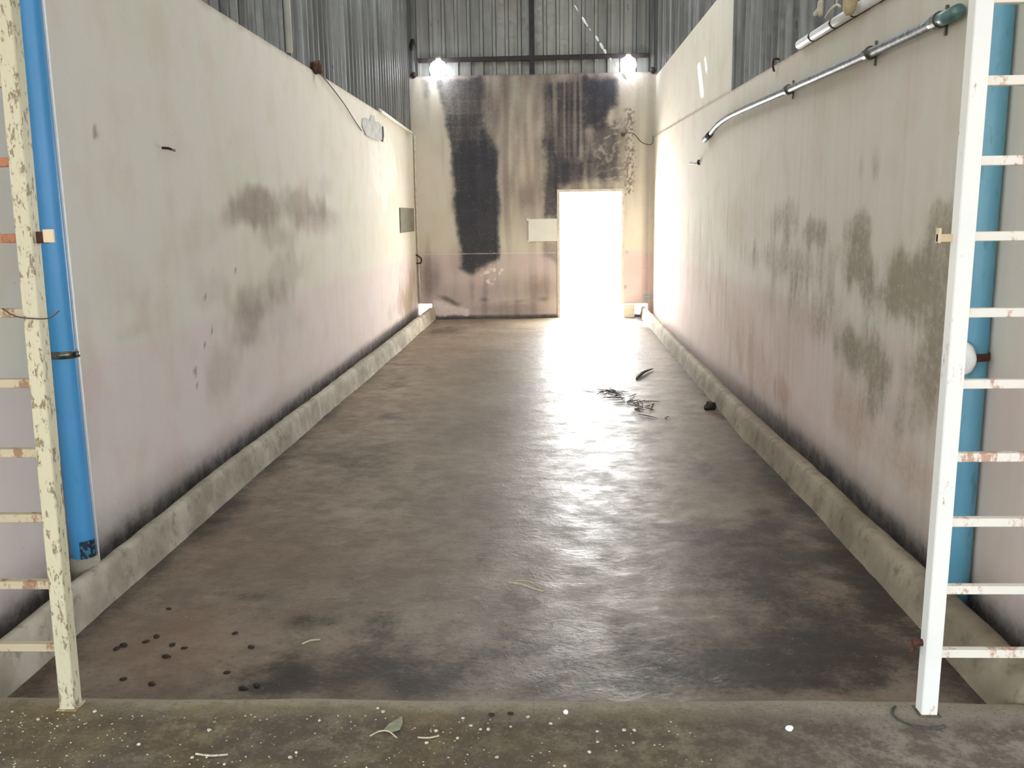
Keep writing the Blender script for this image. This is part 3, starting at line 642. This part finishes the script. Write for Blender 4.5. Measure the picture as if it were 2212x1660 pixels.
tag(link('corner_conduit', bm, M['dirty_white'], None, True), 'thin off-white conduit running down the left back corner', 'conduit')
bm = bmesh.new(); tube(bm, smooth_path([(-2.125, YB - 0.10, 1.06), (-2.08, YB - 0.10, 1.03), (-2.04, YB - 0.10, 0.99), (-2.05, YB - 0.10, 0.925), (-2.12, YB - 0.10, 0.92)]), 0.012, 8)
tag(link('iron_hook', bm, M['rust'], None, True), 'small dark iron hook on the left back corner conduit', 'hook')
bm = bmesh.new(); box(bm, -0.29, 0.172, YB - 0.022, YB - 0.002, 1.245, 1.605); box(bm, -0.315, -0.285, YB - 0.020, YB - 0.004, 1.575, 1.615); box(bm, -0.31, -0.27, YB - 0.020, YB - 0.004, 1.235, 1.262)
tag(link('wall_board', bm, M['board']), 'pale blank board fixed to the back wall left of the doorway', 'board')
bm = bmesh.new(); box(bm, XL + 0.002, XL + 0.02, 13.58, 14.97, 1.44, 1.80); bevel(bm, 0.004, 1)
tag(link('wall_panel', bm, M['panel']), 'olive grey blank panel on the left wall near the back corner', 'panel')
bm = bmesh.new(); box(bm, 1.245, 1.425, 15.06, YB - 0.01, 0, 0.225); bevel(bm, 0.012, 2)
tag(link('concrete_block', bm, M['block']), 'small pale concrete block at the foot of the wall right of the doorway', 'block')
bm = bmesh.new(); tube(bm, smooth_path([(1.22, YB - 0.015, 2.90), (1.30, YB - 0.03, 2.93), (1.40, YB - 0.03, 2.91), (1.51, YB - 0.03, 2.79), (1.62, YB - 0.03, 2.745), (1.69, YB - 0.03, 2.76), (1.70, YB - 0.03, 2.88)]), 0.006, 6); blob(bm, (1.225, YB - 0.02, 2.905), 0.03, 2, 0.4, 8)
tag(link('loose_wire', bm, M['wire'], None, True), 'loose brown wire sagging across the right back corner', 'wire')
bm = bmesh.new(); tube(bm, [(1.58, YB - 0.02, 0.335), (1.72, YB - 0.06, 0.33)], 0.009, 8)
tag(link('cyan_cord', bm, M['cyan'], None, True), 'short cyan cord low in the right back corner', 'cord')

# ------------------------------------------------------------------ SIDE WALL FITTINGS
bm = bmesh.new(); tube(bm, [(XL + 0.012, 7.97, 3.04), (XL + 0.012, 7.97, 5.4)], 0.03, 12)
tag(link('white_pole', bm, M['board'], None, True), 'pale upright tube against the left cladding', 'pole')
bm = bmesh.new(); pts = [(11.0,2.72),(11.05,2.80),(11.3,2.83),(11.5,2.82),(11.62,2.90),(11.78,2.91),(11.85,2.83),(12.1,2.86),(12.3,2.84),(12.28,2.66),(12.0,2.62),(11.6,2.62),(11.2,2.63)]
a = [bm.verts.new((XL + 0.016, y, z)) for y, z in pts]; b = [bm.verts.new((XL - 0.0005, y, z)) for y, z in pts]; bm.faces.new(a); bm.faces.new(b[::-1])
for i in range(len(a)): bm.faces.new((a[i], a[(i + 1) % len(a)], b[(i + 1) % len(a)], b[i]))
t = thing('mortar_patch', 'ragged grey mortar patch high on the left wall', 'patch', (XL, 11.6, 2.62))
link('mortar', bm, M['patch'], t)
bm = bmesh.new(); pts = [(12.28,2.65),(12.34,2.83),(12.44,2.84),(12.46,2.72),(12.38,2.64)]
a = [bm.verts.new((XL + 0.012, y, z)) for y, z in pts]; b = [bm.verts.new((XL - 0.0005, y, z)) for y, z in pts]; bm.faces.new(a); bm.faces.new(b[::-1])
for i in range(len(a)): bm.faces.new((a[i], a[(i + 1) % len(a)], b[(i + 1) % len(a)], b[i]))
o = link('crack', bm, M['black'], t); o['label'] = 'black broken edge'
bm = bmesh.new(); tube(bm, smooth_path([(XL + 0.012, 8.95, 3.02), (XL + 0.02, 9.2, 2.99), (XL + 0.03, 9.9, 2.86), (XL + 0.02, 10.5, 2.74), (XL + 0.012, 10.95, 2.66)]), 0.006, 6)
tag(link('hanging_wire', bm, M['wire'], None, True), 'thin brown wire slanting down from the left ledge to the mortar patch', 'wire')
bm = bmesh.new(); tube(bm, smooth_path([(XL + 0.03, 12.1, 3.01), (XL + 0.03, 13.4, 2.985), (XL + 0.03, 14.9, 2.96)]), 0.022, 10)
tag(link('ledge_conduit', bm, M['board'], None, True), 'pale conduit lying along the far end of the left ledge', 'conduit')
bm = bmesh.new(); blob(bm, (XL + 0.03, 8.84, 3.045), 0.055, 3, 0.5, 12, 1.2)
tag(link('mud_nest', bm, M['nest'], None, True), 'brown mud nest on the left ledge below the cladding', 'nest')
bm = bmesh.new(); tube(bm, [(XL - 0.01, 5.22, 2.085), (XL + 0.03, 5.23, 2.083), (XL + 0.035, 5.31, 2.075)], 0.007, 8)
tag(link('bent_nail', bm, M['black'], None, True), 'bent black nail in the upper left wall', 'nail')

xr = XR - 0.040
t = thing('steel_conduit', 'galvanised steel conduit clamped along the upper right wall', 'conduit', (xr, 10.0, 2.5))
cp = smooth_path([(xr, 9.9, 2.475), (xr, 9.46, 2.53), (xr, 8.9, 2.55), (xr, 8.2, 2.545), (xr, 6.78, 2.52), (xr, 5.88, 2.505), (xr, 5.13, 2.495), (xr, 4.55, 2.49), (xr, 4.30, 2.49)])
bm = bmesh.new(); tube(bm, cp, [0.024 + 0.0025 * nz(p.y, 0, 9, 80) for p in cp], 12); link('pipe', bm, M['steel'], t, True)
bm = bmesh.new(); tube(bm, [(xr, 10.22, 2.44), (xr, 10.05, 2.458), (xr, 9.88, 2.478)], 0.031, 12); o = link('end_cap', bm, M['black'], t, True); o['label'] = 'dark end cap'
bm = bmesh.new(); tube(bm, [(xr, 4.32, 2.49), (xr, 4.06, 2.488)], 0.030, 14); o = link('coupling', bm, M['green'], t, True); o['label'] = 'grey green coupling'
for y, z in ((6.78, 2.52), (5.13, 2.495), (4.26, 2.49)):
    bm = bmesh.new(); tube(bm, [(xr, y - 0.022, z), (xr, y + 0.022, z)], 0.036, 14); box(bm, XR - 0.012, XR - 0.002, y - 0.008, y + 0.008, z - 0.062, z + 0.062); link('clamp', bm, M['clampsteel'], t)
t = thing('wall_peg', 'short white peg with a dark head sticking out of the right wall', 'peg', (XR, 10.9, 2.25))
bm = bmesh.new(); tube(bm, [(XR + 0.02, 10.75, 2.235), (XR - 0.10, 10.82, 2.235)], 0.018, 10); link('rod', bm, M['white'], t, True)
bm = bmesh.new(); tube(bm, [(XR + 0.0, 10.76, 2.235), (XR - 0.02, 10.77, 2.235)], 0.03, 10); link('socket', bm, M['black'], t, True)
t = thing('white_tube', 'white tube with dark bands lying on the near right ledge', 'tube', (XR, 5.9, 2.79))
bm = bmesh.new(); tube(bm, [(XR - 0.02, 6.60, ledge_r(6.6) + 0.028), (XR - 0.02, 5.9, ledge_r(5.9) + 0.03), (XR - 0.02, 4.9, ledge_r(4.9) + 0.03)], 0.03, 14); link('tube_body', bm, M['white'], t, True)
for y in (6.3, 5.85, 5.5):
    bm = bmesh.new(); tube(bm, [(XR - 0.02, y, ledge_r(y) + 0.029), (XR - 0.02, y - 0.03, ledge_r(y) + 0.029)], 0.032, 14); link('band', bm, M['dark'], t, True)
bm = bmesh.new(); tube(bm, [(XR - 0.105, 5.30, 2.72), (XR - 0.105, 5.29, 2.745), (XR - 0.105, 5.27, 2.80), (XR - 0.105, 5.2, 6.0)], [0.02, 0.034, 0.04, 0.04], 14)
tag(link('wooden_pole', bm, M['wood'], None, True), 'round ended cream wooden pole hanging over the right ledge', 'pole')
bm = bmesh.new(); tube(bm, smooth_path([(1.62, 5.80, 6.0), (1.62, 5.80, 3.1), (1.62, 5.83, 2.90), (1.62, 5.86, 2.86), (1.62, 5.93, 2.85)]), [0.014] * 24 + [0.006], 8); tube(bm, smooth_path([(1.62, 5.84, 2.90), (1.62, 5.80, 2.83)]), 0.008, 6)
tag(link('frayed_rope', bm, M['cord'], None, True), 'thick frayed rope end hanging above the white tube', 'rope')
bm = bmesh.new(); tube(bm, smooth_path([(1.62, 5.48, 6.0), (1.62, 5.48, 3.1), (1.62, 5.50, 2.90), (1.62, 5.50, 2.815)]), 0.006, 6); tube(bm, smooth_path([(1.62, 5.43, 2.79), (1.62, 5.50, 2.815), (1.62, 5.62, 2.81), (1.62, 5.71, 2.79)]), 0.007, 6)
tag(link('thin_rope', bm, M['cord'], None, True), 'thin forked rope hanging above the white tube', 'rope')
bm = bmesh.new(); tube(bm, smooth_path([(XR + 0.01, 7.28, 2.80), (XR - 0.03, 7.27, 2.80), (XR - 0.03, 7.30, 2.76), (XR - 0.015, 7.32, 2.72)]), 0.008, 8)
tag(link('ledge_hook', bm, M['rust'], None, True), 'small brown hook hanging from the right ledge', 'hook')

# string with caught tufts, strung across the back of the bay
sp = [Vector(p) for p in ((0.16, 13.0, 4.86), (0.387, 13.0, 4.421), (0.522, 13.0, 4.203), (0.694, 13.0, 3.97), (0.818, 13.0, 3.786), (1.054, 13.0, 3.486), (1.20, 13.02, 3.30))]
t = thing('hanging_string', 'slanting thin string with small white tufts in front of the crossbar', 'string', sp[0])
bm = bmesh.new(); tube(bm, smooth_path(sp), 0.0012, 5); link('strand', bm, M['string'], t)
for a, l, r in (((0.418,4.362), .05, .006), ((0.522,4.203), .055, .012), ((0.555,4.155), .03, .008), ((0.694,3.975), .04, .012), ((0.60,4.09), .02, .005), ((0.756,3.876), .05, .013), ((0.80,3.81), .03, .015), ((0.88,3.70), .03, .012), ((1.054,3.486), .05, .013)):
    d = Vector((0.5, 0, -0.85)).normalized(); c = Vector((a[0], 12.998, a[1]))
    bm = bmesh.new(); tube(bm, [c - d * l, c - d * l * 0.4, c + d * l * 0.3, c + d * l], [r * 0.6, r * 1.4, r * 1.4, r * 0.5], 8); link('tuft', bm, M['white'], t, True)
bm = bmesh.new(); tube(bm, [(0.16, 13.0, 4.86), (0.16, 13.0, 6.0)], 0.002, 5); link('strand', bm, M['string'], t)

# ------------------------------------------------------------------ THINGS ON THE FLOORS
bm = bmesh.new(); c = smooth_path([(0.91, 9.36, 0.012), (0.95, 9.50, 0.03), (1.02, 9.72, 0.035), (1.15, 10.0, 0.015)]); tube(bm, c, [0.004 + 0.022 * math.sin(PI * min(1, (i + 1.5) / (len(c) + 1))) for i in range(len(c))], 8)
for v in bm.verts: v.co.z = 0.006 + (v.co.z - 0.006) * 0.6
bmesh.ops.translate(bm, verts=bm.verts, vec=(0, 0, 0.006 - min(v.co.z for v in bm.verts)))
tag(link('dead_leaf', bm, M['deadleaf'], None, True), 'long curled dark leaf on the floor before the doorway', 'leaf')
bm = bmesh.new(); rnd = random.Random(3)
for k in range(46):
    a = rnd.random(); cx = 0.50 + 0.42 * a + rnd.gauss(0, 0.05); cy = 8.75 - 1.5 * max(0, a - 0.35) + rnd.gauss(0, 0.13); q = rnd.random() * 6.28; l = rnd.uniform(0.03, 0.10)
    p = [(cx + math.cos(q) * l * s + rnd.gauss(0, 0.006), cy + math.sin(q) * l * s * 1.4 + rnd.gauss(0, 0.006), 0.007 + abs(rnd.gauss(0, 0.003))) for s in (-1, -0.3, 0.4, 1)]
    tube(bm, p, [0.002, 0.004, 0.004, 0.002], 5)
o = tag(link('twig_litter', bm, M['twig'], None, True), 'scatter of dark twigs and roots on the middle of the floor', 'twigs'); o['kind'] = 'stuff'
bm = bmesh.new(); blob(bm, (1.42, 7.93, 0.03), 0.038, 3, 0.6, 21, 0.9, 1.3); blob(bm, (1.385, 7.90, 0.018), 0.024, 2, 0.5, 22, 0.8, 1.4)
tag(link('dirt_clod', bm, M['dung'], None, True), 'dark dirt clod against the right kerb', 'clod')
bm = bmesh.new(); tube(bm, smooth_path([(-0.19, 4.065, 0.010), (-0.13, 4.03, 0.016), (-0.07, 3.985, 0.014), (-0.025, 3.965, 0.008)]), 0.005, 6); tube(bm, smooth_path([(-0.18, 4.075, 0.010), (-0.10, 4.06, 0.018), (-0.03, 3.99, 0.010)]), 0.003, 6)
tag(link('dry_pod', bm, M['straw'], None, True), 'split pale dry pod on the middle of the dark floor', 'pod')
bm = bmesh.new(); tube(bm, smooth_path([(-0.995, 3.44, 0.006), (-0.965, 3.46, 0.012), (-0.93, 3.48, 0.006)]), 0.0035, 6)
tag(link('straw_bit', bm, M['straw'], None, True), 'pale straw lying on the dark stain at the front left', 'straw')
for k, (x, y) in enumerate([(-1.677,3.782),(-1.736,3.402),(-1.72,3.43),(-1.644,3.464),(-1.619,3.51),(-1.463,3.409),(-1.522,3.436),(-1.504,3.334),(-1.597,3.156),(-1.472,3.12),(-1.222,3.21),(-1.078,3.117),(-1.119,3.09),(-1.301,3.543),(-1.194,3.419)]):
    bm = bmesh.new(); r = 0.010 + 0.004 * ((k * 7) % 5) / 5; blob(bm, (x, y, r * 0.4), r, 2, 0.5, 30 + k, 0.3, 1.4, k * 1.3)
    tag(link('dropping', bm, M['dung'], None, True), 'small dark dropping on the brown floor at the front left', 'dropping', 'droppings on the front left floor')
for (x, y, lb) in ((-0.188, 2.754, 'left of two dark oval droppings at the slab edge'), (-0.127, 2.761, 'right of two dark oval droppings at the slab edge')):
    bm = bmesh.new(); blob(bm, (x, y, SLAB_Z + 0.002), 0.0085, 2, 0.2, 50, 0.5, 1.25); tag(link('dropping', bm, M['dung'], None, True), lb, 'dropping')
PEB = [(-1.772,2.746),(-1.50,2.755),(-1.66,2.70),(-.566,2.787),(-.544,2.764),(-.28,2.733),(-.251,2.69),(-.219,2.669),(-.194,2.669),(.003,2.704),(.148,2.663),(.232,2.67),(.264,2.67),(.146,2.604),(.255,2.6),(.118,2.549),(-.159,2.518),(-.287,2.618),(-.358,2.656),(-.379,2.589),(.043,2.476),(-.965,2.461),(-.778,2.499),(-1.075,2.495),(-.74,2.705),(-1.077,2.647),(-1.269,2.566),(-.767,2.524),(-.124,2.686),(-.071,2.742)]
def zslab(x, y): return 0.10 + 0.006 * nz(x, y, 1.5, 62)
for k, (x, y) in enumerate(PEB):
    bm = bmesh.new(); r = 0.0042 + 0.0022 * ((k * 5) % 7) / 7; blob(bm, (x, y, zslab(x, y) + r * 0.4), r, 2, 0.35, 60 + k, 0.7, 1.2, k)
    tag(link('pebble', bm, M['grit'], None, True), 'small white pebble among the grit on the front slab', 'pebble', 'pebbles on the front slab')
bm = bmesh.new(); blob(bm, (0.052, 2.766, 0.105), 0.0085, 2, 0.25, 91, 0.9); tag(link('pebble', bm, M['white'], None, True), 'round white pebble on the slab edge, right of the two dark droppings', 'pebble')
bm = bmesh.new(); blob(bm, (0.748, 2.679, 0.105), 0.0115, 2, 0.3, 92, 0.7, 1.3, 0.8); tag(link('pebble', bm, M['white'], None, True), 'largest white pebble, alone on the right half of the slab', 'pebble')
bm = bmesh.new(); blob(bm, (-1.85, 2.60, 0.108), 0.035, 3, 0.4, 93, 0.35, 1.3, 0.4); tag(link('stone_flake', bm, M['block'], None, True), 'pale flat stone flake at the left end of the slab', 'stone')
bm = bmesh.new(); rnd = random.Random(11)
for k in range(420):
    x = rnd.choice((rnd.uniform(-1.9, -0.2), rnd.uniform(-1.2, 0.5), rnd.uniform(-1.9, -1.3))); y = rnd.uniform(2.36, 2.74); r = rnd.uniform(0.0012, 0.0030)
    g = bmesh.ops.create_icosphere(bm, subdivisions=1, radius=r, matrix=Matrix.Translation((x, y, zslab(x, y) + r * 0.4)) @ Matrix.Diagonal((1.3, 1, 0.7, 1)))
o = tag(link('grit', bm, M['grit']), 'fine pale grit scattered over the front slab', 'grit'); o['kind'] = 'stuff'
bm = bmesh.new(); zl = zslab(-0.49, 2.68)
pts = [(-0.525, 2.650), (-0.512, 2.690), (-0.478, 2.735), (-0.470, 2.700), (-0.472, 2.655), (-0.495, 2.640)]
vs = [bm.verts.new((x, y, zl + 0.004)) for x, y in pts]; cv = bm.verts.new((-0.49, 2.68, zl + 0.009))
for i in range(len(vs)): bm.faces.new((vs[i], vs[(i + 1) % len(vs)], cv))
o = tag(link('grey_leaf', bm, M['leaf']), 'grey green pointed leaf lying on the front slab', 'leaf'); solidify(o, 0.0012, 0)
bm = bmesh.new(); tube(bm, smooth_path([(-0.56, 2.62, zl + .003), (-0.535, 2.642, zl + .006), (-0.505, 2.64, zl + .007), (-0.475, 2.612, zl + .003)]), 0.0022, 6)
tag(link('root_strand', bm, M['straw'], None, True), 'pale curved root strand beside the grey green leaf', 'root')
bm = bmesh.new(); z = zslab(-.35, 2.62); tube(bm, smooth_path([(-0.41, 2.617, z + .003), (-0.375, 2.612, z + .005), (-0.345, 2.626, z + .004)]), 0.0026, 6)
tag(link('root_strand', bm, M['straw'], None, True), 'short pale root bit right of the grey green leaf', 'root')
bm = bmesh.new(); z = zslab(-1.04, 2.5); tube(bm, smooth_path([(-1.07, 2.512, z + .003), (-1.02, 2.500, z + .005), (-0.97, 2.508, z + .004)]), 0.0032, 6)
tag(link('white_feather', bm, M['grit'], None, True), 'white feather scrap low on the left part of the slab', 'feather')

# ------------------------------------------------------------------ LIGHT
w = bpy.data.worlds.new('sky'); S.world = w; w.use_nodes = True
bg = w.node_tree.nodes['Background']; bg.inputs[0].default_value = (0.86, 0.93, 1.0, 1); bg.inputs[1].default_value = 1.15
sl = bpy.data.lights.new('sun', 'SUN'); sl.energy = 7.0; sl.angle = 0.009; sl.color = (1.0, 0.96, 0.91)
al = bpy.data.lights.new('doorway_daylight', 'AREA'); al.shape = 'RECTANGLE'; al.size = DX1 - DX0 - 0.06; al.size_y = DZ - 0.06; al.energy = 80.0; al.color = (1.0, 1.0, 0.99)
ao = bpy.data.objects.new('doorway_daylight', al); COL.objects.link(ao); ao.location = ((DX0 + DX1) / 2, YB + 0.24, DZ / 2); ao.rotation_euler = (-PI / 2, 0, 0)
so = bpy.data.objects.new('sun', sl); COL.objects.link(so); so.rotation_euler = SUN.to_track_quat('-Z', 'Y').to_euler(); so.location = (-4, 22, 14)

# ------------------------------------------------------------------ CAMERA
F, VX, VY, ROLL, H = 2000.0, 1180.0, 460.0, math.radians(0.4), 1.70
d = Vector(((VX - 1106) / F, -(VY - 830) / F, -1)).normalized()
u = Vector((-math.sin(ROLL), math.cos(ROLL), 0)); u = (u - d * u.dot(d)).normalized(); x = d.cross(u)
R = Matrix((x, d, u))            # world axes as seen by the camera -> camera-to-world rotation
cd = bpy.data.cameras.new('camera'); cd.sensor_width = 36.0; cd.lens = F / 2212 * 36.0; cd.clip_start = 0.05; cd.clip_end = 300
co = bpy.data.objects.new('camera', cd); COL.objects.link(co)
co.matrix_world = Matrix.Translation((0, 0, H)) @ R.to_4x4()
S.camera = co

S.view_settings.view_transform = 'Standard'; S.view_settings.look = 'None'
S.view_settings.exposure = 1.9; S.view_settings.gamma = 1.0; S.view_settings.use_curve_mapping = False
S.cycles.use_denoising = True
S.cycles.max_bounces = 10; S.cycles.diffuse_bounces = 7; S.cycles.glossy_bounces = 4
S.cycles.sample_clamp_indirect = 8.0
